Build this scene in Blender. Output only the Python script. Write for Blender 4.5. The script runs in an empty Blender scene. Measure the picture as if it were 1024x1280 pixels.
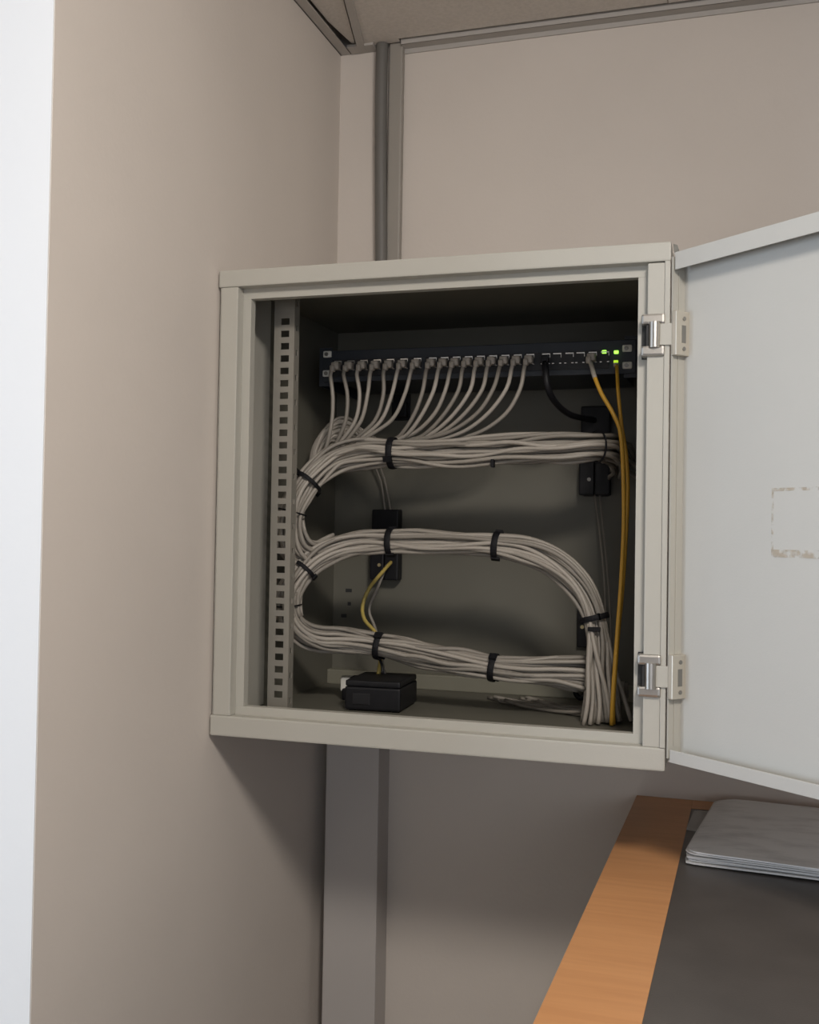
import bpy, bmesh, math, random
from mathutils import Vector, Matrix, noise
C = bpy.context.scene
COL = C.collection
ZB = 1.235            # height of the cabinet's underside above the floor; scene coordinates start there
PI = math.pi

# ------------------------------------------------------------------ camera, world, lights, exposure
def camera():
    yaw, pitch, roll = math.radians(17.68479), math.radians(1.24375), math.radians(0.95014)
    F = Vector((-math.sin(yaw)*math.cos(pitch), math.cos(yaw)*math.cos(pitch), math.sin(pitch)))
    R = Vector((math.cos(yaw), math.sin(yaw), 0)); U = R.cross(F)
    R2 = math.cos(roll)*R + math.sin(roll)*U
    U2 = -math.sin(roll)*R + math.cos(roll)*U
    cd = bpy.data.cameras.new('camera'); co = bpy.data.objects.new('camera', cd); COL.objects.link(co)
    M = Matrix((R2, U2, -F)).transposed().to_4x4()
    M.translation = Vector((0.69757, -1.31626, 0.27425 + ZB))
    co.matrix_world = M
    cd.sensor_fit = 'VERTICAL'; cd.sensor_height = 36.0; cd.lens = 1346.735/1280*36
    cd.clip_start = 0.02
    C.camera = co
camera()

wd = bpy.data.worlds.new('world'); C.world = wd; wd.use_nodes = True
wd.node_tree.nodes['Background'].inputs[0].default_value = (0.75, 0.85, 1.0, 1)
wd.node_tree.nodes['Background'].inputs[1].default_value = 1.0

def area(name, loc, target, sx, sy, power, col, spread=PI):
    l = bpy.data.lights.new(name, 'AREA'); l.shape = 'RECTANGLE'; l.size = sx; l.size_y = sy
    l.energy = power; l.color = col; l.spread = spread
    o = bpy.data.objects.new(name, l); COL.objects.link(o)
    loc = Vector(loc) + Vector((0, 0, ZB)); target = Vector(target) + Vector((0, 0, ZB))
    o.location = loc
    o.rotation_euler = (target - loc).to_track_quat('-Z', 'Y').to_euler()
    return o
# ceiling lamp a little in front of the counter, turned towards the left wall
area('ceiling_lamp', (0.95, -1.20, 1.07), (0.05, -0.68, -0.5), 0.34, 0.15, 16, (1.0, 0.925, 0.845))
# daylight coming in through window_1, left of the corner
area('daylight_and_fill', (-2.45, -2.3, 0.30), (0.0, -2.0, 0.25), 1.3, 1.4, 50, (0.72, 0.845, 1.0))
# soft fill lamp, added with an unseen window behind the camera on its right
area('daylight_and_fill', (1.9, -4.0, 0.25), (1.0, 0.0, 0.2), 1.9, 1.3, 12, (0.95, 0.96, 1.0))

C.view_settings.view_transform = 'Standard'
C.view_settings.look = 'None'
C.view_settings.gamma = 1.0
C.view_settings.use_curve_mapping = False
C.view_settings.exposure = 0.0

# ------------------------------------------------------------------ materials
MATS = {}
def mat(name, col, rough=0.5, metal=0.0, var=0.0, scale=20.0, bump=0.0, bscale=200.0, spec=0.5, emit=None, stretch=None):
    m = bpy.data.materials.new(name); m.use_nodes = True
    nt = m.node_tree; b = nt.nodes['Principled BSDF']
    b.inputs['Base Color'].default_value = (*col, 1)
    b.inputs['Roughness'].default_value = rough; b.inputs['Metallic'].default_value = metal
    b.inputs['Specular IOR Level'].default_value = spec
    tc = nt.nodes.new('ShaderNodeTexCoord')
    src = tc.outputs['Object']
    if stretch:
        mp = nt.nodes.new('ShaderNodeMapping'); mp.inputs['Scale'].default_value = stretch
        nt.links.new(src, mp.inputs['Vector']); src = mp.outputs['Vector']
    if var:
        n = nt.nodes.new('ShaderNodeTexNoise'); n.inputs['Scale'].default_value = scale; n.inputs['Detail'].default_value = 4
        nt.links.new(src, n.inputs['Vector'])
        r = nt.nodes.new('ShaderNodeValToRGB')
        r.color_ramp.elements[0].position = 0.3; r.color_ramp.elements[1].position = 0.7
        r.color_ramp.elements[0].color = (*[max(0, c*(1-var)) for c in col], 1)
        r.color_ramp.elements[1].color = (*[min(1, c*(1+var)) for c in col], 1)
        nt.links.new(n.outputs['Fac'], r.inputs['Fac']); nt.links.new(r.outputs['Color'], b.inputs['Base Color'])
    if bump:
        n2 = nt.nodes.new('ShaderNodeTexNoise'); n2.inputs['Scale'].default_value = bscale; n2.inputs['Detail'].default_value = 3
        nt.links.new(src, n2.inputs['Vector'])
        bp = nt.nodes.new('ShaderNodeBump'); bp.inputs['Strength'].default_value = bump; bp.inputs['Distance'].default_value = 0.002
        nt.links.new(n2.outputs['Fac'], bp.inputs['Height']); nt.links.new(bp.outputs['Normal'], b.inputs['Normal'])
    if emit:
        b.inputs['Emission Color'].default_value = (*emit[0], 1); b.inputs['Emission Strength'].default_value = emit[1]
    MATS[name] = m
    return m

M_wall   = mat('wall_paint', (0.66, 0.60, 0.545), 0.75, var=0.035, scale=3.0, bump=0.12, bscale=140)
M_white  = mat('white_paint', (0.87, 0.87, 0.87), 0.6, var=0.015, scale=3, bump=0.08, bscale=120)
M_tile   = mat('ceiling_tile', (0.68, 0.63, 0.58), 0.9, var=0.06, scale=160, bump=0.5, bscale=260)
M_tee    = mat('ceiling_tee_paint', (0.47, 0.44, 0.41), 0.5)
M_plenum = mat('plenum_dark', (0.05, 0.05, 0.05), 0.9)
M_floor  = mat('floor_vinyl', (0.42, 0.39, 0.35), 0.5, var=0.1, scale=8)
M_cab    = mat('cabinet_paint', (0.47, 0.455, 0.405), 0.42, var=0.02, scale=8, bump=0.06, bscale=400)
M_cab_shade  = mat('cabinet_paint_shaded', (0.15, 0.143, 0.115), 0.5, var=0.06, scale=5, bump=0.06, bscale=400)  # cabinet paint darkened; shade of the deep interior put into the colour
M_door   = mat('door_paint', (0.52, 0.515, 0.485), 0.45, var=0.02, scale=6, bump=0.06, bscale=400)
M_ledge_shade  = mat('ledge_paint_shaded', (0.24, 0.23, 0.18), 0.5, var=0.05, scale=10)  # cabinet paint again, less darkened; shade painted in at the rear ledge
M_rail   = mat('rail_zinc', (0.31, 0.29, 0.25), 0.45, metal=0.25, var=0.05, scale=30)
M_chrome = mat('satin_nickel', (0.44, 0.42, 0.39), 0.36, metal=1.0, var=0.04, scale=60)
M_leaf   = mat('hinge_leaf_metal', (0.62, 0.58, 0.50), 0.38, metal=0.6)
M_dark   = mat('dark_recess', (0.03, 0.03, 0.03), 0.7)
M_switch = mat('switch_navy_steel', (0.022, 0.027, 0.036), 0.45, var=0.08, scale=30)
M_port   = mat('port_black', (0.012, 0.012, 0.014), 0.5)
M_shield = mat('port_shield_metal', (0.82, 0.80, 0.76), 0.22, metal=0.8)
M_led    = mat('green_led', (0.4, 0.9, 0.1), 0.4, emit=((0.42, 1.0, 0.10), 1.6))
M_led2   = mat('yellow_green_led', (0.5, 0.8, 0.05), 0.4, emit=((0.55, 0.9, 0.04), 0.8))
M_cable  = [mat('cable_grey', (0.32, 0.29, 0.25), 0.5), mat('cable_grey_light', (0.38, 0.345, 0.30), 0.5),
            mat('cable_grey_dull', (0.25, 0.226, 0.194), 0.55)]
M_plug   = mat('plug_boot', (0.42, 0.375, 0.32), 0.45, var=0.15, scale=250)
M_yellow = mat('cable_yellow', (0.62, 0.34, 0.035), 0.42)
M_yelpale= mat('cable_pale_yellow', (0.60, 0.46, 0.13), 0.45)
M_black  = mat('black_plastic', (0.010, 0.010, 0.012), 0.5, spec=0.3, var=0.2, scale=60)
M_tie    = mat('cable_tie_black', (0.007, 0.007, 0.009), 0.55, spec=0.25, bump=0.4, bscale=900)
M_washer = mat('washer_plastic', (0.80, 0.78, 0.72), 0.5)
M_screw  = mat('screw_steel', (0.30, 0.29, 0.27), 0.35, metal=0.8)
M_brass  = mat('screw_brass', (0.60, 0.50, 0.28), 0.35, metal=0.6)
M_trunk  = mat('trunking_pvc', (0.50, 0.47, 0.45), 0.5, var=0.02, scale=6)
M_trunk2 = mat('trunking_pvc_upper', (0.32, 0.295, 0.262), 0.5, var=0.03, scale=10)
M_pipe   = mat('conduit_grey_pvc', (0.15, 0.143, 0.132), 0.5, var=0.05, scale=20)
M_lam    = mat('dark_laminate', (0.085, 0.076, 0.070), 0.38, var=0.12, scale=14, bump=0.1, bscale=700)
M_panel  = mat('counter_panel', (0.20, 0.18, 0.165), 0.6, var=0.05, scale=10)
M_sleeve = mat('sleeve_plastic', (0.60, 0.60, 0.60), 0.18)
M_paper  = mat('paper_edge', (0.70, 0.69, 0.67), 0.6, var=0.05, scale=60)
M_nail   = mat('nail_mark', (0.10, 0.09, 0.08), 0.8)

def wood():
    m = bpy.data.materials.new('beech_veneer'); m.use_nodes = True; nt = m.node_tree; b = nt.nodes['Principled BSDF']
    tc = nt.nodes.new('ShaderNodeTexCoord'); mp = nt.nodes.new('ShaderNodeMapping'); mp.inputs['Scale'].default_value = (2.5, 34, 34)
    n = nt.nodes.new('ShaderNodeTexNoise'); n.inputs['Scale'].default_value = 2.2; n.inputs['Detail'].default_value = 6; n.inputs['Distortion'].default_value = 0.6
    r = nt.nodes.new('ShaderNodeValToRGB')
    r.color_ramp.elements[0].position = 0.25; r.color_ramp.elements[0].color = (0.57, 0.268, 0.110, 1)
    r.color_ramp.elements[1].position = 0.72; r.color_ramp.elements[1].color = (0.66, 0.325, 0.138, 1)
    nt.links.new(tc.outputs['Object'], mp.inputs['Vector']); nt.links.new(mp.outputs['Vector'], n.inputs['Vector'])
    nt.links.new(n.outputs['Fac'], r.inputs['Fac']); nt.links.new(r.outputs['Color'], b.inputs['Base Color'])
    b.inputs['Roughness'].default_value = 0.42
    return m
M_wood = wood()

def scribbled():
    # top sheet: pale paper with faint grey pencil smudges under a plastic sleeve
    m = bpy.data.materials.new('smudged_paper'); m.use_nodes = True; nt = m.node_tree; b = nt.nodes['Principled BSDF']
    tc = nt.nodes.new('ShaderNodeTexCoord'); mp = nt.nodes.new('ShaderNodeMapping')
    mp.inputs['Scale'].default_value = (7, 18, 7); mp.inputs['Rotation'].default_value = (0, 0, 0.35)
    n = nt.nodes.new('ShaderNodeTexNoise'); n.inputs['Scale'].default_value = 1.6; n.inputs['Detail'].default_value = 7; n.inputs['Roughness'].default_value = 0.62
    r = nt.nodes.new('ShaderNodeValToRGB')
    r.color_ramp.elements[0].position = 0.34; r.color_ramp.elements[0].color = (0.68, 0.67, 0.66, 1)
    r.color_ramp.elements[1].position = 0.52; r.color_ramp.elements[1].color = (0.88, 0.87, 0.86, 1)
    nt.links.new(tc.outputs['Object'], mp.inputs['Vector']); nt.links.new(mp.outputs['Vector'], n.inputs['Vector'])
    nt.links.new(n.outputs['Fac'], r.inputs['Fac']); nt.links.new(r.outputs['Color'], b.inputs['Base Color'])
    b.inputs['Roughness'].default_value = 0.35
    return m
M_top = scribbled()

def residue():
    m = bpy.data.materials.new('tape_residue'); m.use_nodes = True; nt = m.node_tree; b = nt.nodes['Principled BSDF']
    b.inputs['Base Color'].default_value = (0.60, 0.52, 0.41, 1); b.inputs['Roughness'].default_value = 0.7
    tr = nt.nodes.new('ShaderNodeBsdfTransparent'); mx = nt.nodes.new('ShaderNodeMixShader')
    tc = nt.nodes.new('ShaderNodeTexCoord')
    n = nt.nodes.new('ShaderNodeTexNoise'); n.inputs['Scale'].default_value = 110; n.inputs['Detail'].default_value = 4
    r = nt.nodes.new('ShaderNodeValToRGB'); r.color_ramp.elements[0].position = 0.44; r.color_ramp.elements[1].position = 0.62
    r.color_ramp.elements[1].color = (0.38, 0.38, 0.38, 1)
    out = nt.nodes['Material Output']
    nt.links.new(tc.outputs['Object'], n.inputs['Vector']); nt.links.new(n.outputs['Fac'], r.inputs['Fac'])
    nt.links.new(r.outputs['Color'], mx.inputs['Fac']); nt.links.new(tr.outputs['BSDF'], mx.inputs[1]); nt.links.new(b.outputs['BSDF'], mx.inputs[2])
    nt.links.new(mx.outputs['Shader'], out.inputs['Surface'])
    return m
M_res = residue()

def clear_plastic():
    m = bpy.data.materials.new('clear_sleeve'); m.use_nodes = True; nt = m.node_tree; b = nt.nodes['Principled BSDF']
    b.inputs['Base Color'].default_value = (0.75, 0.73, 0.70, 1); b.inputs['Roughness'].default_value = 0.15
    b.inputs['Alpha'].default_value = 0.45
    return m
M_clear = clear_plastic()

# ------------------------------------------------------------------ mesh helpers (scene coordinates, metres)
def box(bm, x0, x1, y0, y1, z0, z1, bev=0.0, M=None):
    r = bmesh.ops.create_cube(bm, size=1.0)
    vs = r['verts']
    for v in vs:
        v.co = Vector(((x0+x1)/2 + v.co.x*(x1-x0), (y0+y1)/2 + v.co.y*(y1-y0), (z0+z1)/2 + v.co.z*(z1-z0)))
    if bev:
        es = list({e for v in vs for e in v.link_edges})
        g = bmesh.ops.bevel(bm, geom=es, offset=bev, segments=2, affect='EDGES', profile=0.6)
        vs = list({v for f in g['faces'] for v in f.verts} | {v for v in vs if v.is_valid})
    if M is not None:
        for v in vs: v.co = M @ v.co
    return vs

def cyl(bm, p0, p1, r, n=16, r2=None):
    p0, p1 = Vector(p0), Vector(p1); d = p1 - p0
    q = Vector((0, 0, 1)).rotation_difference(d.normalized()).to_matrix().to_4x4()
    q.translation = (p0+p1)/2
    bmesh.ops.create_cone(bm, cap_ends=True, segments=n, radius1=r, radius2=r if r2 is None else r2, depth=d.length, matrix=q)

def catmull(pts, step=0.006):
    pts = [Vector(p) for p in pts]
    P = [2*pts[0]-pts[1]] + pts + [2*pts[-1]-pts[-2]]
    out = []
    for i in range(1, len(P)-2):
        a, b, c, d = P[i-1:i+3]
        n = max(2, int((c-b).length/step))
        for k in range(n):
            t = k/n
            out.append(0.5*((2*b) + (c-a)*t + (2*a-5*b+4*c-d)*t*t + (3*b-a-3*c+d)*t**3))
    out.append(pts[-1])
    return out

def frames(pts, n0=None):
    T = []
    for i in range(len(pts)):
        a = pts[max(0, i-1)]; b = pts[min(len(pts)-1, i+1)]
        T.append((b-a).normalized())
    N = n0 if n0 else (Vector((0, 1, 0)) if abs(T[0].y) < 0.9 else Vector((1, 0, 0)))
    N = (N - T[0]*N.dot(T[0])).normalized()
    out = []
    for i, t in enumerate(T):
        if i:
            N = T[i-1].rotation_difference(t) @ N
            N = (N - t*N.dot(t)).normalized()
        out.append((t, N.copy(), t.cross(N)))
    return out

def tube(bm, pts, r, n=8):
    fr = frames(pts); rings = []
    for i, p in enumerate(pts):
        t, N, B = fr[i]; rr = r(i/(len(pts)-1)) if callable(r) else r
        rings.append([bm.verts.new(p + (N*math.cos(2*PI*k/n) + B*math.sin(2*PI*k/n))*rr) for k in range(n)])
    for a, b in zip(rings, rings[1:]):
        for k in range(n): bm.faces.new((a[k], a[(k+1) % n], b[(k+1) % n], b[k]))
    bm.faces.new(list(reversed(rings[0]))); bm.faces.new(rings[-1])

def origin_of(o):
    v = Vector((0, 0, 0))
    while o: v += o.location; o = o.parent
    return v

def build(name, bm, m, parent=None, smooth=False, kind=None):
    bmesh.ops.recalc_face_normals(bm, faces=bm.faces)
    if parent:
        org = origin_of(parent)
    else:
        xs = [v.co for v in bm.verts]
        org = Vector(((min(c.x for c in xs)+max(c.x for c in xs))/2, (min(c.y for c in xs)+max(c.y for c in xs))/2, min(c.z for c in xs)))
    for v in bm.verts: v.co -= org
    me = bpy.data.meshes.new(name); bm.to_mesh(me); bm.free()
    if smooth:
        for p in me.polygons: p.use_smooth = True
    if isinstance(m, (list, tuple)):
        for q in m: me.materials.append(q)
    else: me.materials.append(m)
    o = bpy.data.objects.new(name, me); COL.objects.link(o)
    if parent: o.parent = parent
    else: o.location = org
    if kind: o['kind'] = kind
    return o

def bxo(name, m, parent, *b, bev=0.0, kind=None, M=None):
    bm = bmesh.new(); box(bm, *b, bev=bev, M=M)
    return build(name, bm, m, parent, kind=kind)

def thing(name, loc, label, cat, group=None):
    o = bpy.data.objects.new(name, None); COL.objects.link(o); o.location = loc; o.empty_display_size = 0.05
    return tag(o, label, cat, group)

def tag(o, label, cat, group=None):
    o['label'] = label; o['category'] = cat
    if group: o['group'] = group
    return o

def copy_at(o, parent, loc):
    c = o.copy(); c.parent = parent; c.location = loc; COL.objects.link(c)
    for ch in list(o.children):
        d = ch.copy(); d.parent = c; COL.objects.link(d)
    return c

def rotz(cx, cy, a):
    return Matrix.Translation((cx, cy, 0)) @ Matrix.Rotation(a, 4, 'Z') @ Matrix.Translation((-cx, -cy, 0))

# ------------------------------------------------------------------ the room
YB = 0.441; XL = -0.004; YN = -0.367; ZF = -ZB; ZC = 1.12
wl = bxo('wall_left', M_wall, None, XL-0.14, XL, YN, YB+0.1, ZF, 1.34, kind='structure')
bxo('wall_back', M_wall, None, XL, 3.0, YB, YB+0.1, ZF, 1.34, kind='structure')
wo = bxo('wall_outer', M_white, None, -2.6, XL-0.0005, YN-0.002, YN, ZF, 1.34, kind='structure')
for (x, z, r) in ((-0.083, 0.895, 0.0026), (-0.030, 0.872, 0.0018)):
    bm = bmesh.new(); cyl(bm, (x, YN-0.0026, z), (x, YN-0.001, z), r, 10); build('nail_mark', bm, M_nail, wo)
bxo('wall_right', M_wall, None, 3.0, 3.1, -4.1, YB+0.1, ZF, 1.34, kind='structure')
bm = bmesh.new()
box(bm, -2.7, 0.9, -4.2, -4.1, ZF, 1.34); box(bm, 2.9, 3.1, -4.2, -4.1, ZF, 1.34); box(bm, 0.9, 2.9, -4.2, -4.1, ZF, -0.45); box(bm, 0.9, 2.9, -4.2, -4.1, 1.0, 1.34)
build('wall_front', bm, M_wall, None, kind='structure')
bm = bmesh.new()
wy0, wy1, wz0, wz1 = -2.9, -1.5, -0.45, 1.0
box(bm, -2.7, -2.6, -4.1, wy0, ZF, 1.34); box(bm, -2.7, -2.6, wy1, YN, ZF, 1.34)
box(bm, -2.7, -2.6, wy0, wy1, ZF, wz0); box(bm, -2.7, -2.6, wy0, wy1, wz1, 1.34)
build('wall_far_left', bm, M_wall, None, kind='structure')
bm = bmesh.new()
for (a, b, c, d) in ((wy0, wy0+.05, wz0, wz1), (wy1-.05, wy1, wz0, wz1), (wy0+.05, wy1-.05, wz0, wz0+.05), (wy0+.05, wy1-.05, wz1-.05, wz1), ((wy0+wy1)/2-.025, (wy0+wy1)/2+.025, wz0+.05, wz1-.05)):
    box(bm, -2.68, -2.62, a, b, c, d)
build('window_1', bm, M_white, None, kind='structure')
bm = bmesh.new()
for (a, b, c, d) in ((0.9, 0.95, -0.45, 1.0), (2.85, 2.9, -0.45, 1.0), (0.95, 2.85, -0.45, -0.4), (0.95, 2.85, 0.95, 1.0), (1.875, 1.925, -0.4, 0.95)):
    box(bm, a, b, -4.18, -4.12, c, d)
build('fill_window', bm, M_white, None, kind='structure')  # unseen window, added to go with the fill lamp
bxo('floor', M_floor, None, -2.7, 3.1, -4.2, YB+0.1, ZF-0.08, ZF, kind='structure')

# suspended ceiling: structural slab, perimeter angle, tees, tiles
ceil = bxo('ceiling', M_plenum, None, -2.7, 3.1, -4.2, YB+0.1, 1.34, 1.42, kind='structure')
bm = bmesh.new(); box(bm, XL, XL+0.019, YN, YB, ZC, ZC+0.002); box(bm, XL, XL+0.002, YN, YB, ZC, ZC+0.026)
build('trim_1', bm, M_tee, None, kind='structure')
bm = bmesh.new(); box(bm, 0.115, 3.0, YB-0.022, YB, ZC-0.004, ZC-0.002, M=None); box(bm, 0.115, 3.0, YB-0.0225, YB-0.0205, ZC-0.004, ZC+0.012)
box(bm, 0.115, 3.0, YB-0.003, YB, ZC-0.012, ZC-0.004)
build('trim_2', bm, M_tee, None, kind='structure')
bxo('trim_3', M_tee, None, XL+0.022, 0.066, YB-0.028, YB-0.001, ZC-0.001, ZC+0.004, kind='structure')
# skewed tee: its two ends
ta = Vector((0.034, 0.428)); tb = Vector((0.176, -0.165))
def prism(bm, poly, z0, z1):
    lo = [bm.verts.new((x, y, z0)) for x, y in poly]; hi = [bm.verts.new((x, y, z1)) for x, y in poly]
    bm.faces.new(list(reversed(lo))); bm.faces.new(hi)
    n = len(poly)
    for i in range(n): bm.faces.new((lo[i], lo[(i+1) % n], hi[(i+1) % n], hi[i]))
w = 0.0125
bm = bmesh.new(); prism(bm, [(ta.x-0.001, ta.y), (tb.x-0.001, tb.y), (tb.x+w, tb.y), (ta.x+w, ta.y)], ZC-0.002, ZC+0.004)
prism(bm, [(ta.x+w/2, ta.y), (tb.x+w/2, tb.y), (tb.x+w/2+.002, tb.y), (ta.x+w/2+.002, ta.y)], ZC+0.004, ZC+0.03)
build('trim_4', bm, M_tee, None, kind='structure')
TZ0, TZ1 = ZC+0.007, ZC+0.022
bm = bmesh.new(); prism(bm, [(0.0165, 0.33), (0.013, -0.165), (tb.x-0.005, tb.y), (ta.x-0.004, ta.y-0.006), (0.026, 0.415)], TZ0, TZ1); build('ceiling_tile', bm, M_tile, ceil)
bm = bmesh.new(); prism(bm, [(ta.x+w-0.002, 0.424), (tb.x+w-0.002, -0.165), (0.5615, -0.165), (0.5615, 0.4100), (0.112, 0.4120), (0.112, 0.424)], ZC-0.001+0.004, TZ1); build('ceiling_tile', bm, M_tile, ceil)
bm = bmesh.new(); box(bm, 0.5630, 1.1650, -0.165, 0.4110, ZC+0.003, TZ1); build('ceiling_tile', bm, M_tile, ceil)
tile = None
for i in range(-4, 5):
    for j in range(0, 7):
        x = 0.5622 + 0.603*i; y = -0.168 - 0.603*j
        if i >= 2 or j >= 0:
            if x + .603 > 3.0 or y-.603 < -4.1: continue
            if tile is None:
                tile = bxo('ceiling_tile', M_tile, ceil, x+.001, x+.602, y-.602, y-.001, ZC+.003, TZ1); tb0 = (x, y)
            else:
                c = tile.copy(); COL.objects.link(c); c.parent = ceil; c.location = tile.location + Vector((x-tb0[0], y-tb0[1], 0))
for i in (2, 3):
    c = tile.copy(); COL.objects.link(c); c.parent = ceil; c.location = tile.location + Vector((0.5622+.603*(i-1)+.6-tb0[0], 0.4165-tb0[1], 0))

# ------------------------------------------------------------------ conduits and trunking
bm = bmesh.new()
box(bm, 0.0915, 0.1160, 0.4260, 0.4405, 0.6325, 1.1235, bev=0.003)
o = build('cable_trunking', bm, M_trunk2, None); tag(o, 'slim square grey trunking rising from cabinet top to ceiling, right of dark conduit', 'trunking')
bm = bmesh.new()
tube(bm, catmull([(0.0842, 0.424, 0.6325), (0.0855, 0.423, 0.70), (0.083, 0.424, 0.80), (0.0795, 0.424, 0.95), (0.0785, 0.424, 1.06), (0.0795, 0.424, 1.135)], 0.02), 0.0105, 14)
o = build('conduit_pipe', bm, M_pipe, None, smooth=True); tag(o, 'dark grey round conduit running up the back wall above the cabinet', 'conduit')
tr = thing('wall_trunking', (0.064, 0.41, ZF), 'wide pale grey trunking running down the wall corner below the cabinet', 'trunking')
bm = bmesh.new(); box(bm, 0.0185, 0.1085, 0.386, 0.4408, ZF, -0.002); build('channel', bm, M_trunk, tr)
bm = bmesh.new(); box(bm, 0.0165, 0.1105, 0.3805, 0.392, ZF, -0.002, bev=0.002); build('cover', bm, M_trunk, tr)

# ------------------------------------------------------------------ the cabinet
cab = thing('network_cabinet', (0.30, 0.22, 0.0), 'grey steel wall cabinet with its door open, full of network cables', 'cabinet')
YBK = 0.430
bxo('side_panel', M_cab, cab, 0.0, 0.003, 0.004, 0.4395, 0.004, 0.627)
bm = bmesh.new(); box(bm, 0.5945, 0.601, -0.0015, 0.02, 0.0268, 0.6085, bev=0.001); box(bm, 0.598, 0.601, 0.02, 0.4395, 0.004, 0.6275); build('side_panel', bm, M_cab, cab)
bxo('top_panel', M_cab, cab, 0.003, 0.598, 0.018, 0.4395, 0.628, 0.631)
bxo('bottom_panel', M_cab_shade, cab, 0.003, 0.598, 0.018, 0.4395, 0.004, 0.018)
bxo('back_panel', M_cab_shade, cab, 0.003, 0.598, YBK, 0.4385, 0.018, 0.628)
bxo('rear_ledge', M_ledge_shade, cab, 0.004, 0.597, 0.408, YBK, 0.018, 0.043, bev=0.002)
bxo('shade_lining', M_cab_shade, cab, 0.003, 0.0045, 0.022, YBK, 0.018, 0.626)  # thin sheets over the panels, carrying the painted-in shade
bxo('shade_lining', M_cab_shade, cab, 0.5955, 0.5975, 0.022, YBK, 0.018, 0.626)
bxo('shade_lining', M_cab_shade, cab, 0.005, 0.595, 0.022, YBK, 0.6245, 0.6275)
bxo('frame_rail', M_cab, cab, -0.0012, 0.6015, 0.0, 0.022, 0.6085, 0.6318, bev=0.0022)
bxo('frame_rail', M_cab, cab, -0.0012, 0.6010, -0.0005, 0.022, -0.0008, 0.0268, bev=0.0022)
bxo('frame_post', M_cab, cab, 0.0022, 0.0278, 0.001, 0.022, 0.0268, 0.6085, bev=0.0015)
bxo('frame_post', M_cab, cab, 0.5742, 0.5944, 0.001, 0.022, 0.0268, 0.6072, bev=0.0015)
bm = bmesh.new()
for b in ((0.0278, 0.0400, 0.0385, 0.5945), (0.5615, 0.5742, 0.0385, 0.5945), (0.0278, 0.5742, 0.5945, 0.609), (0.0278, 0.5742, 0.0262, 0.0385)):
    box(bm, b[0], b[1], 0.017, 0.0185, b[2], b[3], bev=0.0004)
for b in ((0.0392, 0.0400, 0.0385, 0.5945), (0.5615, 0.5623, 0.0385, 0.5945), (0.04, 0.5615, 0.5945, 0.5953), (0.04, 0.5615, 0.0377, 0.0385)):
    box(bm, b[0], b[1], 0.018, 0.030, b[2], b[3])
build('inner_lip', bm, M_cab, cab)

bxo('lit_side_strip', M_cab, cab, 0.0046, 0.0062, 0.0225, 0.152, 0.020, 0.622)  # added strip in undarkened cabinet paint, standing in for the lit side wall

# mounting rail with square holes, front left
def holed(bm, x0, x1, hx0, hx1, y0, y1, z0, z1, holes, h):
    box(bm, x0, hx0, y0, y1, z0, z1); box(bm, hx1, x1, y0, y1, z0, z1)
    z = z0
    for c in holes:
        box(bm, hx0, hx1, y0, y1, z, c-h/2); z = c+h/2
    box(bm, hx0, hx1, y0, y1, z, z1)
bm = bmesh.new()
hz = [0.0464 + 0.01765*k for k in range(31)]
holed(bm, 0.0435, 0.0748, 0.0540, 0.0668, 0.085, 0.0868, 0.018, 0.6245, hz, 0.0094)
# side flange of the rail, its own row of small slots
box(bm, 0.0731, 0.0748, 0.0868, 0.091, 0.018, 0.6245); box(bm, 0.0731, 0.0748, 0.0975, 0.1025, 0.018, 0.6245)
z = 0.018
for c in [0.0376+0.0353*k for k in range(17)]:
    box(bm, 0.0731, 0.0748, 0.091, 0.0975, z, c-0.004); z = c+0.004
box(bm, 0.0731, 0.0748, 0.091, 0.0975, z, 0.6245)
box(bm, 0.0435, 0.0452, 0.0868, 0.098, 0.018, 0.6245)
build('mounting_rail', bm, M_rail, cab)
for x0, x1 in ((0.046, 0.067), (0.519, 0.545)):
    bm = bmesh.new(); box(bm, x0, x1, 0.2485, 0.2505, 0.506, 0.566); box(bm, x0 if x0 < .3 else x1-.002, x0+.002 if x0 < .3 else x1, 0.2505, YBK, 0.506, 0.566)
    build('mounting_bracket', bm, M_switch, cab)
for (x, z, wx) in ((0.0330, 0.1774, 0.011), (0.0345, 0.1545, 0.006), (0.0250, 0.1335, 0.010)):
    bm = bmesh.new(); box(bm, x-wx/2, x+wx/2, YBK-0.0012, YBK, z-0.003, z+0.003); build('slot', bm, M_dark, cab)

# hinges: barrel on the frame, leaf on the door
th = math.radians(-39.7)
U3 = Vector((math.cos(th), math.sin(th), 0)); N3 = Vector((math.sin(th), -math.cos(th), 0)); Z3 = Vector((0, 0, 1))
tip = Vector((0.6045, -0.005, 0)); P0 = tip - N3*0.020
DM = Matrix((U3, N3, Z3)).transposed().to_4x4(); DM.translation = P0     # door axes: along the door, out of its inner face, up

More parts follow.
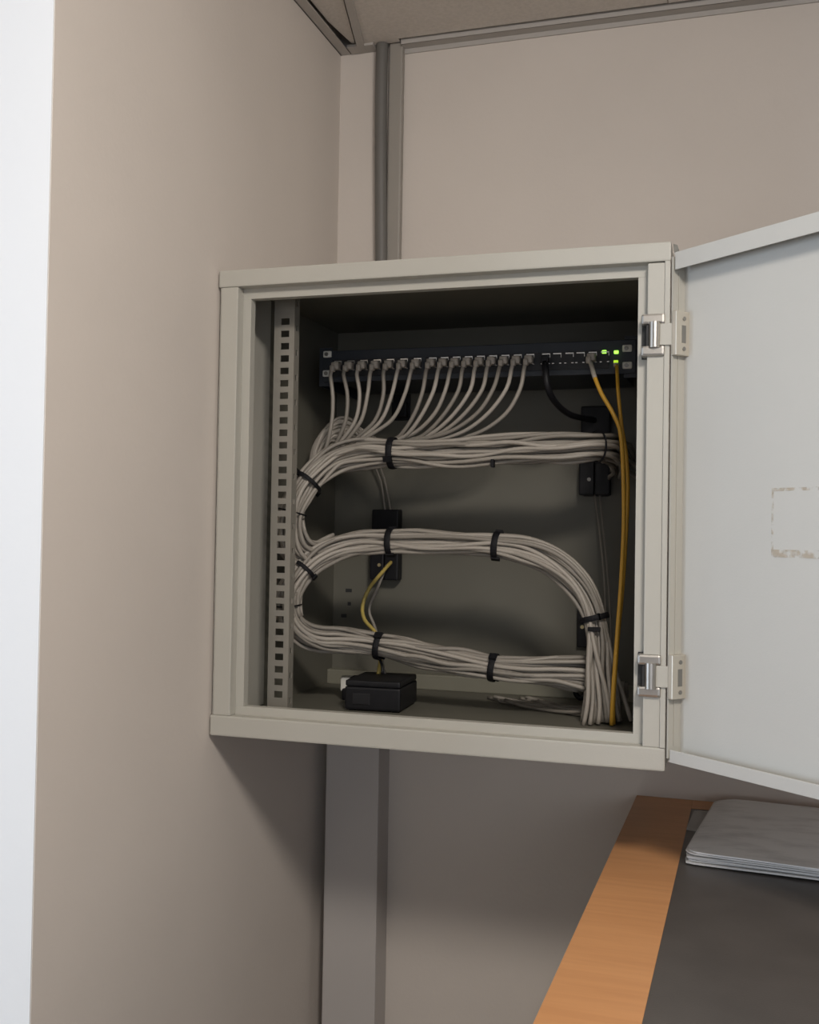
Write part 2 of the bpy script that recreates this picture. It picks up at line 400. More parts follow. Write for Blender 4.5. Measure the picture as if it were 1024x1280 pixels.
def hinge(z0, z1):
    h = bpy.data.objects.new('hinge', None); COL.objects.link(h); h.parent = cab; h.empty_display_size = 0.03
    h.location = Vector((0.583, 0, z0)) - cab.location
    H = z1-z0; t = 0.0125
    bm = bmesh.new(); box(bm, 0.5668, 0.5745, 0.0135, 0.0165, z0-.001, z1+.001); box(bm, 0.5735, 0.5785, -0.0006, 0.003, z0+t*.5, z1-t*.5); build('recess', bm, M_dark, h)
    for a in (z0, z1-t):
        bm = bmesh.new()
        box(bm, 0.5675, 0.5950, -0.004, 0.0165, a, a+t, bev=0.0028)
        build('collar', bm, M_chrome, h, smooth=False)
    bm = bmesh.new(); cyl(bm, (0.5835, -0.001, z0+t*.8), (0.5835, -0.001, z1-t*.8), 0.0074, 20)
    build('knuckle', bm, M_chrome, h, smooth=False)
    bm = bmesh.new(); box(bm, 0.5875, 0.6065, -0.0045, -0.0018, z0+t, z1-t, bev=0.0008); build('arm', bm, M_cab, h)
    # leaf, on the door's hinge flange
    bm = bmesh.new()
    vs = box(bm, 0.0, 0.0075, -0.0045, 0.0215, z0-.0005, z1+.0015, bev=0.0012)
    for v in bm.verts: v.co = DM @ v.co
    build('leaf', bm, M_leaf, h)
    bm = bmesh.new(); box(bm, 0.0072, 0.0079, 0.0055, 0.0125, z0+.0145, z1-.0155, bev=0.0002, M=DM); build('leaf_slot', bm, M_screw, h)
    for zz in (z0+0.0075, z1-0.0075):
        bm = bmesh.new(); cyl(bm, (0.0072, 0.0085, zz), (0.0083, 0.0085, zz), 0.0026, 12)
        for v in bm.verts: v.co = DM @ v.co
        build('screw', bm, M_screw, h)
hinge(0.4940, 0.5450); hinge(0.0865, 0.1370)

# door: folded pan, hinge flange and return lips
def dbox(bm, *b, bev=0.0): box(bm, *b, bev=bev, M=DM)
DW = 0.585
bm = bmesh.new(); dbox(bm, 0.0, DW, -0.002, 0.0, 0.014, 0.614); door = build('door', bm, M_door, cab)
bm = bmesh.new(); dbox(bm, -0.002, 0.0, -0.002, 0.020, 0.016, 0.612); dbox(bm, 0.0, 0.0012, 0.0100, 0.0113, 0.03, 0.594); build('hinge_flange', bm, M_cab, door)
bm = bmesh.new(); dbox(bm, DW, DW+.002, -0.002, 0.020, 0.016, 0.612); build('lock_flange', bm, M_door, door)
for a, b, zi in ((0.5955, 0.6165, 1), (0.012, 0.0270, 0)):
    bm = bmesh.new(); dbox(bm, 0.003, DW, 0.0185, 0.0203, a, b, bev=0.0007)
    if zi: dbox(bm, 0.0, DW, -0.002, 0.0187, 0.6145, 0.6165)
    else: dbox(bm, 0.0, DW, -0.002, 0.0187, 0.012, 0.014)
    build('return_lip', bm, M_door, door)
bm = bmesh.new()
dbox(bm, 0.130, 0.255, 0.0002, 0.0006, 0.257, 0.2655); build('tape_residue', bm, M_res, door)['label'] = 'brownish strip of old tape glue'
bm = bmesh.new(); dbox(bm, 0.130, 0.255, 0.0002, 0.0005, 0.329, 0.3325); dbox(bm, 0.130, 0.1325, 0.0002, 0.0005, 0.2655, 0.329); build('tape_residue', bm, M_res, door)['label'] = 'faint outline of old tape glue'
bm = bmesh.new()
pts = [DM @ Vector(q) for q in ((-0.003, 0.008, 0.617), (-0.002, 0.012, 0.6185), (0.001, 0.018, 0.6265))]
vs = []
for q, wv in zip(pts, (0.006, 0.005, 0.0035)):
    vs.append([bm.verts.new(q + N3*wv), bm.verts.new(q - N3*wv)])
for a, b in zip(vs, vs[1:]): bm.faces.new((a[0], a[1], b[1], b[0]))
bmesh.ops.solidify(bm, geom=list(bm.faces), thickness=0.001)
build('bent_tab', bm, M_door, door)

# ------------------------------------------------------------------ the network switch
YS = 0.245
sw = thing('network_switch', (0.294, 0.33, 0.513), 'dark navy rack switch full of grey plugs high in the cabinet', 'network switch')
bxo('chassis', M_switch, sw, 0.072, 0.516, YS+0.003, 0.41, 0.514, 0.5585)
sx0, sx1 = 0.0535, 0.5362
tilt = 0.0
bm = bmesh.new(); box(bm, sx0, sx1, YS, YS+0.003, 0.5115, 0.5605, bev=0.0012); build('faceplate', bm, M_switch, sw)
for x0, x1 in ((0.070, 0.2165), (0.2215, 0.371), (0.3745, 0.498)):
    bxo('port_strip', M_port, sw, x0, x1, YS-0.0015, YS, 0.5195, 0.5460, bev=0.0006)
port_x = [0.0790+0.02165*k for k in range(7)] + [0.2330+0.01870*k for k in range(8)] + [0.3826, 0.4061, 0.4225, 0.4405, 0.4565, 0.4740, 0.4917]
def port_mesh():
    bm = bmesh.new(); w, h = 0.0068, 0.0066
    box(bm, -w*.75, w, -0.0022, -0.0004, h+0.0006, h+0.0024)           # upper shield edge, bare metal
    box(bm, w-0.0008, w, -0.0020, -0.0004, h-.004, h+.0006)
    box(bm, -w, -w+0.003, -0.0020, -0.0004, -h, -h+0.0012); box(bm, w-0.003, w, -0.0020, -0.0004, -h, -h+0.0012)
    me = bpy.data.meshes.new('port'); bm.to_mesh(me); bm.free(); me.materials.append(M_shield); return me
def socket_mesh():
    bm = bmesh.new(); box(bm, -0.006, 0.006, -0.0010, -0.0003, -0.0058, 0.0054)
    box(bm, -0.003, 0.003, -0.0012, -0.0003, -0.0072, -0.0056)
    me = bpy.data.meshes.new('socket'); bm.to_mesh(me); bm.free(); me.materials.append(M_port); return me
pm, sm = port_mesh(), socket_mesh()
for k, x in enumerate(port_x):
    p = bpy.data.objects.new('port', pm); COL.objects.link(p); p.parent = sw; p.location = Vector((x, YS-0.0015, 0.5350)) - sw.location
    q = bpy.data.objects.new('socket', sm); COL.objects.link(q); q.parent = p
for (x, z, m) in ((0.4912, 0.5435, M_led), (0.5083, 0.5425, M_led), (0.5080, 0.5285, M_led2)):
    bm = bmesh.new(); box(bm, x-.0032, x+.0032, YS-0.0035, YS, z-.0024, z+.0024, bev=0.001); build('indicator_lamp', bm, m, sw)
for (x, z) in ((0.0612, 0.5552), (0.0608, 0.5252), (0.5236, 0.5475), (0.5240, 0.5230)):
    bm = bmesh.new(); box(bm, x-.0068, x+.0068, YS-0.0025, YS, z-.0050, z+.0050, bev=0.002); wsh = build('washer', bm, M_washer, sw)
    bm = bmesh.new(); cyl(bm, (x-.001, YS-0.0042, z), (x-.001, YS-0.002, z), 0.0030, 12); box(bm, x-.0032, x+.0012, YS-.0046, YS-.0040, z-.0004, z+.0004); build('screw', bm, M_screw, wsh)

# ------------------------------------------------------------------ black cable holders on the back panel
def holder(name, x0, x1, z0, z1, label, up=0.045, lo=0.055, screw=M_screw):
    t = thing(name, ((x0+x1)/2, YBK, z0), label, 'cable holder', )
    bxo('base_plate', M_black, t, x0+.004, x1-.004, YBK-0.006, YBK-0.0005, z0, z1, bev=0.001)
    bxo('upper_clip', M_black, t, x0+.002, x1-.001, YBK-0.030, YBK-0.006, z1-up, z1-.001, bev=0.0025)
    xm = (x0+x1)/2
    bxo('lower_clip', M_black, t, x0, xm-.0006, YBK-0.030, YBK-0.006, z0+.001, z0+lo, bev=0.0025)
    bxo('lower_clip', M_black, t, xm+.0006, x1, YBK-0.030, YBK-0.006, z0+.001, z0+lo, bev=0.0025)
    bm = bmesh.new(); cyl(bm, (xm-.008, YBK-.0316, z0+.026), (xm-.008, YBK-.029, z0+.026), .003, 10); build('screw', bm, screw, t)
    return t
holder('cable_holder', 0.4325, 0.4815, 0.342, 0.486, 'tall black cable holder on back panel behind right end of the top bundle')
holder('cable_holder', 0.0815, 0.1315, 0.1975, 0.318, 'black cable holder on back panel behind the left tie of the middle bundle', screw=M_brass)
t = thing('cable_holder', (0.448, YBK, 0.10), 'small black cable holder beside the bend of the middle bundle', 'cable holder')
bxo('base_plate', M_black, t, 0.430, 0.470, YBK-0.012, YBK-.0005, 0.099, 0.164, bev=0.002)
bm = bmesh.new(); cyl(bm, (0.4385, YBK-.0135, 0.132), (0.4385, YBK-.011, 0.132), .003, 10); build('screw', bm, M_brass, t)
t = thing('cable_holder', (0.125, YBK, 0.48), 'dark cable holder under the left half of the switch, behind the patch cables', 'cable holder')
bxo('base_plate', M_black, t, 0.110, 0.140, YBK-0.006, YBK-.0005, 0.470, 0.515, bev=0.001)
bxo('clip', M_black, t, 0.112, 0.138, YBK-0.02, YBK-.006, 0.474, 0.500, bev=0.002)

# ------------------------------------------------------------------ cable bundles
def bundle(name, path, label, group, R=0.0205, r=0.0032, ties=(), seed=1, splay=None, start_splay=None, rings=((16, 1.0), (11, 0.66), (5, 0.3)), stub=None):
    """path: centre line; ties: (point near the line, width); each cable is a tube of its own"""
    rnd = random.Random(seed)
    pts = catmull(path, 0.007); fr = frames(pts, Vector((0, 1, 0))); n = len(pts)
    S = [0.0]
    for a, b in zip(pts, pts[1:]): S.append(S[-1] + (b-a).length)
    L = S[-1]
    def nearest(q):
        return min(range(n), key=lambda i: (pts[i]-Vector(q)).length)
    tied = [(nearest(q), wd, sc) for q, wd, sc in ties]
    root = thing(name, (sum(p.x for p in pts)/n, sum(p.y for p in pts)/n, min(p.z for p in pts)-R), label, 'cable bundle', group)
    def swell(i):
        if not tied: return 1.0
        d = min(abs(S[i]-S[k]) for k, _, _ in tied)
        return 0.93 + 0.13*min(1.0, d/0.045)
    for cnt, rf in rings:
        for k in range(cnt):
            a0 = 2*PI*k/cnt + rnd.uniform(-.12, .12)
            f1, f2 = rnd.uniform(3.5, 8), rnd.uniform(7, 15); ph1, ph2, ph3 = [rnd.uniform(0, 6.28) for _ in range(3)]
            am = rnd.uniform(0.15, 0.50); tw = rnd.uniform(-1.6, 1.6)
            sa = rnd.uniform(0.7, 1.6); sl = rnd.uniform(0.0, 1.0)
            cp = []
            for i in range(n):
                t, N, B = fr[i]; s = S[i]
                ang = a0 + am*math.sin(f1*s*3+ph1) + (0.09*sa)*math.sin(f1*s*8+ph2) + tw*s
                rad = (R-r)*rf*swell(i)*(1 + (0.16 if rf > .9 else .22)*math.sin(f1*s*4+ph3) - .05)
                if splay and s > L-splay[0]:
                    q = (s-(L-splay[0]))/splay[0]; rad *= 1 + (splay[1]*sa-1)*q*q if splay[1]*sa > 1 else 1
                if start_splay and s < start_splay[0]:
                    q = 1 - s/start_splay[0]; rad *= 1 + max(0, start_splay[1]*sa-1)*q*q
                cp.append(pts[i] + (N*math.cos(ang) + B*math.sin(ang))*rad)
            if splay and splay[2]: cp = cp[:n - int(sl*splay[2])]
            if start_splay: cp = cp[int(sl*start_splay[2]):]
            bm = bmesh.new(); tube(bm, cp, r*rnd.uniform(.93, 1.06), 7)
            build('cable', bm, M_cable[rnd.choice((0, 0, 1, 1, 2))], root, smooth=True)
    for i, wd, sc in tied:
        t, N, B = fr[i]
        Rt = R*sc*0.97
        bm = bmesh.new(); m = 28
        prof = [(-wd/2, 0), (-wd/2, .0016), (-wd/6, .0023), (wd/6, .0023), (wd/2, .0016), (wd/2, 0)]
        rg = []
        for k in range(m):
            a = 2*PI*k/m; dr = N*math.cos(a) + B*math.sin(a)
            wob = 1 + 0.02*math.sin(3*a+seed)
            rg.append([bm.verts.new(pts[i] + dr*(Rt*wob + h) + t*s_) for s_, h in prof])
        for k in range(m):
            a, b = rg[k], rg[(k+1) % m]
            for j in range(len(prof)): bm.faces.new((a[j], a[(j+1) % len(prof)], b[(j+1) % len(prof)], b[j]))
        tie = build('cable_tie', bm, M_tie, root)
        if wd > 0.004:
            bm = bmesh.new()
            # buckle and cut tail, on top of the band
            up = B if B.z > 0 else -B
            if abs(B.z) < 0.4: up = -N if N.y > 0 else N
            q = pts[i] + up*(Rt+.003)
            Mx = Matrix((t, N, up)).transposed().to_4x4(); Mx.translation = q
            box(bm, -wd*.62, wd*.62, -.005, .005, -.0022, .0026, bev=.0008, M=Mx)
            build('buckle', bm, M_tie, tie); bm = bmesh.new()
            Mx2 = Mx.copy(); Mx2.translation = pts[i] - up*(Rt+.002)
            box(bm, -wd*.5, wd*.9, -.004, .004, -.0018, .0018, bev=.0006, M=Mx2)
            build('tail', bm, M_tie, tie)
    if stub:
        i = nearest(stub); t, N, B = fr[i]
        bm = bmesh.new()
        if abs(t.x) > .8: vs = box(bm, -.0022, .0022, -R-.001, -R*.55, -R-.003, -R*.62, bev=.0008, M=Matrix.Translation(pts[i]))
        else: vs = box(bm, -.0085, .0085, -R-.0035, -R+.004, -.003, .003, bev=.0012, M=Matrix.Translation(pts[i]))
        build('tie_head', bm, M_tie, root)
    return root

YC = 0.2
bundle('cable_bundle', [(0.5035, 0.405, 0.392), (0.506, 0.33, 0.398), (0.502, 0.255, 0.4045), (0.4869, 0.213, 0.4045), (0.44, YC, 0.4015), (0.3434, YC, 0.3985), (0.26, YC, 0.3965), (0.1864, YC, 0.3965), (0.135, YC-.003, 0.395), (0.0998, 0.190, 0.3861), (0.0772, 0.172, 0.366), (0.0600, 0.157, 0.3394), (0.0480, 0.148, 0.3059), (0.0460, 0.149, 0.2763), (0.0540, 0.158, 0.2500), (0.0720, 0.182, 0.2410), (0.0980, 0.218, 0.2540)],
       'thick grey cable bundle, topmost of three, just under the patch cables', 'tied cable bundles in the cabinet',
       R=0.0222, ties=(((0.1864, YC, 0.3965), 0.0095, 1.02), ((0.0665, 0.162, 0.351), 0.006, 1.0), ((0.4860, YC+.010, 0.4045), 0.0025, 1.0), ((0.0475, 0.148, 0.304), 0.0020, .95)), seed=3, start_splay=(0.09, 1.30, 6), stub=(0.3437, YC, 0.3985))
bundle('cable_bundle', [(0.0470, 0.148, 0.150), (0.0452, 0.147, 0.170), (0.0500, 0.148, 0.1938), (0.0640, 0.160, 0.2200), (0.0800, 0.176, 0.2389), (0.1045, 0.190, 0.2525), (0.1368, YC, 0.2605), (0.1862, YC, 0.2634), (0.26, YC, 0.2640), (0.3467, YC, 0.2612), (0.395, YC, 0.2535), (0.432, YC, 0.2375), (0.463, YC, 0.2105), (0.4830, YC, 0.1760), (0.493, YC-.002, 0.135), (0.497, YC-.004, 0.090), (0.502, YC-.004, 0.048), (0.505, YC-.004, 0.0215)],
       'middle grey cable bundle, curving down to the cabinet floor at its right', 'tied cable bundles in the cabinet',
       R=0.0192, ties=(((0.1862, YC, 0.2634), 0.0090, 1.02), ((0.3467, YC, 0.2612), 0.0090, 1.0), ((0.0645, .161, 0.2205), 0.006, 1.0), ((0.4865, YC, 0.166), 0.0080, 1.05)), seed=7, splay=(0.13, 1.45, 0), stub=(0.4905, YC, 0.150))
bundle('cable_bundle', [(0.0475, 0.148, 0.1900), (0.0455, 0.147, 0.1680), (0.0515, 0.152, 0.1435), (0.0640, 0.165, 0.1265), (0.0834, 0.180, 0.1175), (0.116, 0.195, 0.1145), (0.1702, YC, 0.1090), (0.26, YC, 0.0975), (0.3446, YC, 0.0862), (0.395, YC, 0.0825), (0.440, YC+.008, 0.0835), (0.474, YC+.022, 0.081), (0.497, YC+.050, 0.066)],
       'lowest grey cable bundle, sloping to the right above the black power box', 'tied cable bundles in the cabinet',
       R=0.0192, ties=(((0.1702, YC, 0.1090), 0.0090, 1.0), ((0.3446, YC, 0.0862), 0.0090, 1.0), ((0.0455, .147, 0.168), 0.0020, .97)), seed=12, splay=(0.15, 1.55, 7))

# ------------------------------------------------------------------ patch cables out of the switch
def topline(x):
    X = (0.09, 0.186, 0.343, 0.47); Z = (0.4095, 0.4175, 0.4205, 0.4235)
    if x <= X[0]: return Z[0] - (X[0]-x)*0.35
    for i in range(3):
        if x <= X[i+1]: return Z[i] + (Z[i+1]-Z[i])*(x-X[i])/(X[i+1]-X[i])
    return Z[3]
def boot_mesh():
    bm = bmesh.new()
    box(bm, -0.0062, 0.0062, -0.0155, -0.0012, -0.0062, 0.0058, bev=0.0028)
    vs = box(bm, -0.0070, 0.0005, -0.0190, -0.0090, -0.0100, 0.0005, bev=0.0026)
    me = bpy.data.meshes.new('plug'); bm.to_mesh(me); bm.free()
    for p in me.polygons: p.use_smooth = True
    me.materials.append(M_plug); return me
bmesh_boot = boot_mesh()
words = ['first', 'second', 'third', 'fourth', 'fifth', 'sixth', 'seventh', 'eighth', 'ninth', 'tenth', 'eleventh', 'twelfth', 'thirteenth', 'fourteenth', 'fifteenth', 'sixteenth']
rnd = random.Random(5)
g1 = [0.010, 0.016, 0.030, 0.040, 0.052, 0.064, 0.078]
g2 = [0.058, 0.064, 0.085, 0.080, 0.092, 0.098, 0.112, 0.102]
dxs = g1 + g2 + [0.098]
for i in range(16):
    x = port_x[i]; dx = dxs[i]
    t = thing('patch_cable', (x, YS-.01, 0.40), 'grey patch cable in the %s port of the switch, counted from its left end' % words[i], 'patch cable', 'grey patch cables in the switch')
    p = bpy.data.objects.new('plug', bmesh_boot); COL.objects.link(p); p.parent = t; p.location = Vector((x, YS-0.0010, 0.5350)) - t.location
    xs = x - 0.0035; j = i % 6
    xe = x - dx
    ze = topline(xe) + (0.001 if i > 6 else -0.006)
    yo = rnd.uniform(-.004, .004)
    pts = [(xs, YS-.0145, 0.5290), (xs-.0015, YS-.0190, 0.5200)]
    sway = rnd.uniform(-.0065, .0065)
    if i < 7:
        pts += [(xs-.0005+.10*(-dx)+sway+.003, 0.221+yo, 0.486), (xs-dx*.38+sway+.004, 0.222+yo, 0.448), (xe-.001, 0.228+yo, ze+.012), (xe-.014-.10*dx, 0.232+yo, ze-.013)]
        pts += [(max(.092, xe-.04), .222+yo, ze-.026), (0.080, 0.190, 0.369)]
    else:
        pts += [(xs-.06*dx, 0.217+yo, 0.490), (xs-dx*.28+sway*.6, 0.218+yo, 0.457), (xs-dx*.62+sway*.5, 0.225+yo, ze+.0125), (xe, 0.232+yo, ze+.0015)]
        xm = xe - .05
        while xm > 0.13:
            pts.append((xm, 0.235+yo+.003*math.sin(xm*40+i), topline(xm) - .001 + .0035*math.sin(i*2.1))); xm -= .055
        pts += [(0.118, .240, 0.401+.002*(i % 4)), (0.100, .222, 0.391), (0.080, .190, 0.370)]
    bm = bmesh.new(); tube(bm, catmull(pts, 0.007), 0.0031, 8)
    build('cable_jacket', bm, M_cable[(i*5) % 3], t, smooth=True)

# loose slack loops behind the left rail
loops = thing('cable_slack', (0.06, 0.27, 0.33), 'loose loops of grey cable slack in the dark left corner behind the rail', 'cables')
for k in range(12):
    J = lambda a=.006: rnd.uniform(-a, a)
    h = 0.0046*k
    pts = [(0.150+J(.02), .285+J(), 0.398+.3*h+J()), (0.112+J(.008), .288+J(), 0.402+.55*h+J()), (0.084+J(), .285, 0.410+.9*h+J(.004)), (0.060+J(.004), .275, 0.412+.8*h+J(.004)), (0.046-.0006*k+J(.003), .255, 0.392+.5*h+J()), (0.045-.0006*k+J(.003), .235, 0.362), (0.054+J(.003), .200, 0.350), (0.062, .172, .346)]
    bm = bmesh.new(); tube(bm, catmull(pts, .008), .0028, 7); build('cable', bm, M_cable[k % 3], loops, smooth=True)

# black cable and the two yellow ones
t = thing('patch_cable', (0.43, 0.3, 0.458), 'thick black cable curving from the switch to the tall black holder', 'cable')
p = bpy.data.objects.new('plug', bpy.data.meshes.new('plug_black'))
bm = bmesh.new(); box(bm, -0.0055, 0.0055, -0.0130, -0.0012, -0.0070, 0.0050, bev=0.0015); bm.to_mesh(p.data); bm.free(); p.data.materials.append(M_black)
COL.objects.link(p); p.parent = t; p.location = Vector((0.4061, YS-.001, 0.535)) - t.location
bm = bmesh.new(); tube(bm, catmull([(0.4065, 0.236, 0.530), (0.4098, 0.224, 0.5185), (0.4135, 0.220, 0.4930), (0.4200, 0.245, 0.4735), (0.4335, 0.305, 0.4605), (0.4560, 0.402, 0.4620)], .007), .0047, 10)
build('cable_jacket', bm, M_black, t, smooth=True)

t = thing('patch_cable', (0.52, 0.19, 0.02), 'yellow cable with a grey plug, left of the two yellow ones', 'patch cable', 'yellow cables')
p = bpy.data.objects.new('plug', bmesh_boot); COL.objects.link(p); p.parent = t; p.location = Vector((0.4740, YS-.001, 0.535)) - t.location
y1 = [(0.4725, 0.2300, 0.5285), (0.4765, 0.2235, 0.5190), (0.4817, 0.2120, 0.5043), (0.4931, 0.2050, 0.4781), (0.5119, 0.2000, 0.4456), (0.5222, 0.2000, 0.4120), (0.5279, 0.1900, 0.3114), (0.5268, 0.1800, 0.2235), (0.5229, 0.1750, 0.1471), (0.5189, 0.1700, 0.0701), (0.5168, 0.172, 0.0205)]
bm = bmesh.new(); tube(bm, catmull(y1, .009), .0030, 9); build('cable_jacket', bm, M_yellow, t, smooth=True)
bm = bmesh.new(); tube(bm, catmull(y1[:4], .004)[:9], .0033, 9); build('boot_sleeve', bm, M_cable[1], t, smooth=True)
t = thing('patch_cable', (0.525, 0.20, 0.04), 'yellow cable leaving the switch under the green lamps, right of the other', 'patch cable', 'yellow cables')
y2 = [(0.5095, 0.238, 0.5235), (0.5118, 0.226, 0.5129), (0.5160, 0.2080, 0.4802), (0.5208, 0.2100, 0.4353), (0.5274, 0.2150, 0.3907), (0.5303, 0.2150, 0.3345), (0.5275, 0.2000, 0.2228), (0.5223, 0.1850, 0.1349), (0.5180, 0.180, 0.0451), (0.519, 0.181, 0.0205)]
bm = bmesh.new(); tube(bm, catmull(y2, .009), .0026, 9); build('cable_jacket', bm, M_yellow, t, smooth=True)
bm = bmesh.new(); box(bm, .5052, .5122, .2345, .2450, .5205, .5262, bev=.0015); build('plug', bm, M_plug, t)

# short leads below the middle bundle's holder
t = tag_o = None
bm = bmesh.new(); tube(bm, catmull([(0.1190, 0.405, 0.2300), (0.1165, 0.365, 0.2133), (0.1032, 0.34, 0.1875), (0.0955, 0.33, 0.159), (0.1068, 0.31, 0.1376), (0.1332, 0.29, 0.1187), (0.1505, 0.265, 0.0915), (0.1560, 0.240, 0.0625)], .008), .0031, 8)
tag(build('power_lead', bm, M_yelpale, None, smooth=True), 'pale yellow lead curving down from the left black holder behind the lowest bundle', 'cable')
bm = bmesh.new(); tube(bm, catmull([(0.1110, 0.405, 0.2260), (0.1085, 0.365, 0.1867), (0.1015, 0.345, 0.1521), (0.1190, 0.325, 0.1253), (0.1410, 0.285, 0.0990), (0.1640, .245, .0625)], .008), .0024, 8)
tag(build('power_lead', bm, M_cable[1], None, smooth=True), 'whitish lead close beside the pale yellow lead', 'cable')
for nm, pp, lb in (('thin_wire', [(0.4560, 0.414, 0.3470), (0.4660, 0.40, 0.291), (0.4790, 0.37, 0.2102), (0.484, .36, .12), (.484, .36, .0205)], 'thin dim grey wire hanging from the tall black holder, left one'),
                   ('thin_wire', [(0.4640, 0.414, 0.3470), (0.4720, 0.40, 0.291), (0.4850, 0.37, 0.2102), (0.492, .36, .12), (.493, .36, .0205)], 'thin dim grey wire hanging from the tall black holder, right one'),
                   ('thin_wire', [(0.082, 0.41, 0.395), (0.0950, 0.412, 0.3640), (0.1030, 0.412, 0.3160)], 'faint thin wire dropping into the left black holder, left one'),
                   ('thin_wire', [(0.088, 0.41, 0.402), (0.1010, 0.412, 0.3690), (0.1130, 0.412, 0.3160)], 'faint thin wire dropping into the left black holder, right one')):
    bm = bmesh.new(); tube(bm, catmull(pp, .012), .0018, 6)
    tag(build(nm, bm, M_cable[2], None, smooth=True), lb, 'wire')

# ------------------------------------------------------------------ things on the cabinet floor
ZI = 0.018
t = thing('power_box', (0.18, 0.225, ZI), 'black oblong power box on the cabinet floor', 'power supply')
PM = rotz(0.137, 0.156, math.radians(4))
bxo('case', M_black, t, 0.1335, 0.2170, 0.156, 0.262, ZI+.002, ZI+.0350, bev=.003, M=PM)
bxo('lid', M_black, t, 0.1340, 0.2165, 0.1565, 0.2615, ZI+.0354, ZI+.0445, bev=.003, M=PM)
for k in range(4): bxo('foot', M_black, t, 0.139+.065*(k % 2), 0.149+.065*(k % 2), 0.162+.083*(k//2), 0.172+.083*(k//2), ZI, ZI+.003, M=PM)
bxo('socket', M_port, t, 0.146, 0.172, 0.1550, 0.1562, ZI+.010, ZI+.026, bev=.0006, M=PM)
bm = bmesh.new(); tube(bm, catmull([(0.172, .215, ZI+.048), (0.1690, .218, 0.078), (0.160, .226, 0.094)], .005), .0022, 8); build('power_cord', bm, M_black, t, smooth=True)
t = thing('power_plug', (0.10, 0.27, ZI), 'small grey and black power plug left of the black box', 'plug')
bm = bmesh.new(); box(bm, 0.084, 0.104, 0.255, 0.285, ZI+.012, ZI+.034, bev=.004, M=rotz(.095, .27, .3)); build('plug_body', bm, M_washer, t)
bm = bmesh.new(); tube(bm, catmull([(0.100, .262, .046), (0.116, .258, .052), (0.128, .252, .040), (0.118, .246, .024), (0.128, .23, .0215), (.139, .218, .026)], .005), .0045, 8); build('power_cord', bm, M_black, t, smooth=True)
bm = bmesh.new(); box(bm, 0.094, 0.112, 0.245, 0.256, ZI, ZI+.018, bev=.003); build('plug_collar', bm, M_black, t)
bm = bmesh.new(); tube(bm, [Vector((0.4405+.0075*math.cos(a), .392, 0.034+.0115*math.sin(a))) for a in [2*PI*k/20 for k in range(20)]], .0042, 8)
tag(build('cable_grommet', bm, M_black, None, smooth=True), 'small black oval cable loop standing near the back ledge', 'cable loop')
# cable tails lying on the cabinet floor
tl = thing('cable_tails', (0.45, 0.27, ZI), 'tangle of grey cable tails lying on the cabinet floor', 'cables')
for k in range(9):
    x = 0.50+.004*k; y = 0.215+.014*(k % 5)
    pts = [(x-.005, y, 0.075-.004*(k % 3)), (x-.012, y+.01, 0.040), (x-.035-.006*k, y+.02, 0.0225+.0012*(k % 3)), (x-.07-.013*k, y+.05+.008*(k % 4), 0.0215), (x-.10-.016*k, y+.085, 0.0215+.004*(k % 2))]
    bm = bmesh.new(); tube(bm, catmull(pts, .008), .0028, 7); build('cable', bm, M_cable[k % 3], tl, smooth=True)

# ------------------------------------------------------------------ the counter and the papers on it
ZD = -0.1333
ct = thing('reception_counter', (1.2, -0.2, ZF), 'high counter with dark top and orange wood edging, under the cabinet', 'counter')
CX0, CX1, CY0 = 0.5255, 2.0, -1.0
bxo('worktop', M_lam, ct, CX0+.087, CX1, CY0, YB-.055, ZD-.038, ZD-.0006)
bm = bmesh.new(); box(bm, CX0, CX0+.087, CY0, YB-.0005, ZD-.040, ZD, bev=.0008); build('edge_board', bm, M_wood, ct)
bm = bmesh.new(); box(bm, CX0+.087, CX1, YB-.055, YB-.0005, ZD-.040, ZD, bev=.0008); build('back_board', bm, M_wood, ct)
bxo('base_panel', M_panel, ct, CX0+.03, CX1-.03, CY0+.05, YB-.002, ZF, ZD-.040)

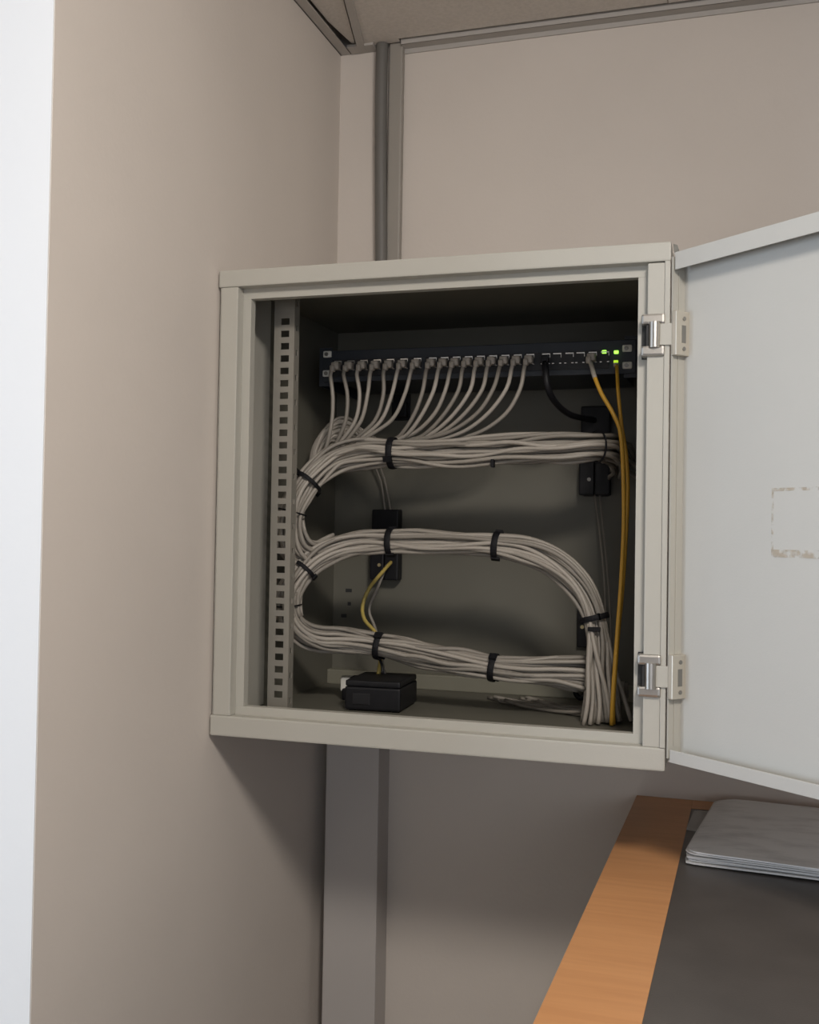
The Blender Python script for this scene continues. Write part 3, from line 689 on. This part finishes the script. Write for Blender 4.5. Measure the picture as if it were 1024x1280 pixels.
def sheet(x0, y0, wx, wy, z, th, rot, seed, corner=0.012, nx=18, ny=18, droop=0.0):
    rn = random.Random(seed); bm = bmesh.new(); o1, o2 = rn.uniform(0, 9), rn.uniform(0, 9)
    def pt(u, v, top):
        # rounded corners, slightly wavy surface, drooping left edge
        x, y = u*wx, v*wy
        cx = min(x, wx-x); cy = min(y, wy-y)
        if cx < corner and cy < corner:
            dx, dy = corner-cx, corner-cy; d = math.hypot(dx, dy)
            if d > corner:
                f = corner/d; nx_, ny_ = corner-dx*f, corner-dy*f
                x += (nx_-cx)*(1 if x < wx/2 else -1); y += (ny_-cy)*(1 if y < wy/2 else -1)
        wv = 0.0007*math.sin(5*u+o1)*math.sin(4*v+o2)
        e = math.exp(-(x/0.014)**2)*droop
        q = Vector((x-wx*.0, y, z + wv - e + (th if top else 0)))
        c, s = math.cos(rot), math.sin(rot)
        return Vector((x0 + q.x*c - q.y*s, y0 + q.x*s + q.y*c, q.z))
    g = [[[bm.verts.new(pt(i/nx, j/ny, k)) for j in range(ny+1)] for i in range(nx+1)] for k in (0, 1)]
    for k in (0, 1):
        for i in range(nx):
            for j in range(ny):
                bm.faces.new((g[k][i][j], g[k][i+1][j], g[k][i+1][j+1], g[k][i][j+1]))
    for i in range(nx):
        bm.faces.new((g[0][i][0], g[0][i+1][0], g[1][i+1][0], g[1][i][0])); bm.faces.new((g[0][i][ny], g[0][i+1][ny], g[1][i+1][ny], g[1][i][ny]))
    for j in range(ny):
        bm.faces.new((g[0][0][j], g[0][0][j+1], g[1][0][j+1], g[1][0][j])); bm.faces.new((g[0][nx][j], g[0][nx][j+1], g[1][nx][j+1], g[1][nx][j]))
    return bm
ROT = math.radians(-5.5)
bm = sheet(0.6120, 0.255, 0.20, 0.115, ZD+.0004, .0006, math.radians(-3), 40, corner=.004)
tag(build('plastic_sleeve', bm, M_clear, None, smooth=False), 'clear plastic sleeve sticking out under the left rear of the paper stack', 'plastic sleeve')
z = ZD+.0016
n = 6
for k in range(n):
    th = .0018 if k else .0022
    bm = sheet(0.6180+.0010*((k*3) % 4)-(.002 if k == n-1 else 0), 0.0905+.0016*((k*2) % 3), 0.236, 0.318-.003*(k % 2), z, th, ROT+.004*((k*5) % 3-1), 50+k, corner=.034 if k == n-1 else (.022 if k == n-2 else .010), droop=(0, 0, .0003, .0006, .0012, .0030)[k])
    o = build('paper_folder', bm, M_top if k == n-1 else (M_sleeve if k % 2 else M_paper), None, smooth=False)
    if k == n-1: tag(o, 'smudged grey top folder of the paper stack on the counter', 'folder', 'stacked paper folders')
    else: tag(o, ('lowest paper folder of the counter stack, lying on the dark top', 'fifth paper folder from the top of the counter stack', 'fourth paper folder from the top of the counter stack', 'third paper folder from the top of the counter stack', 'second paper folder, directly under the smudged grey one')[k], 'folder', 'stacked paper folders')
    z += th + .0006

# ------------------------------------------------------------------ put the whole place on the floor at z = 0
for o in COL.objects:
    if o.parent is None and o.type in {'MESH', 'EMPTY'}:
        o.location.z += ZB
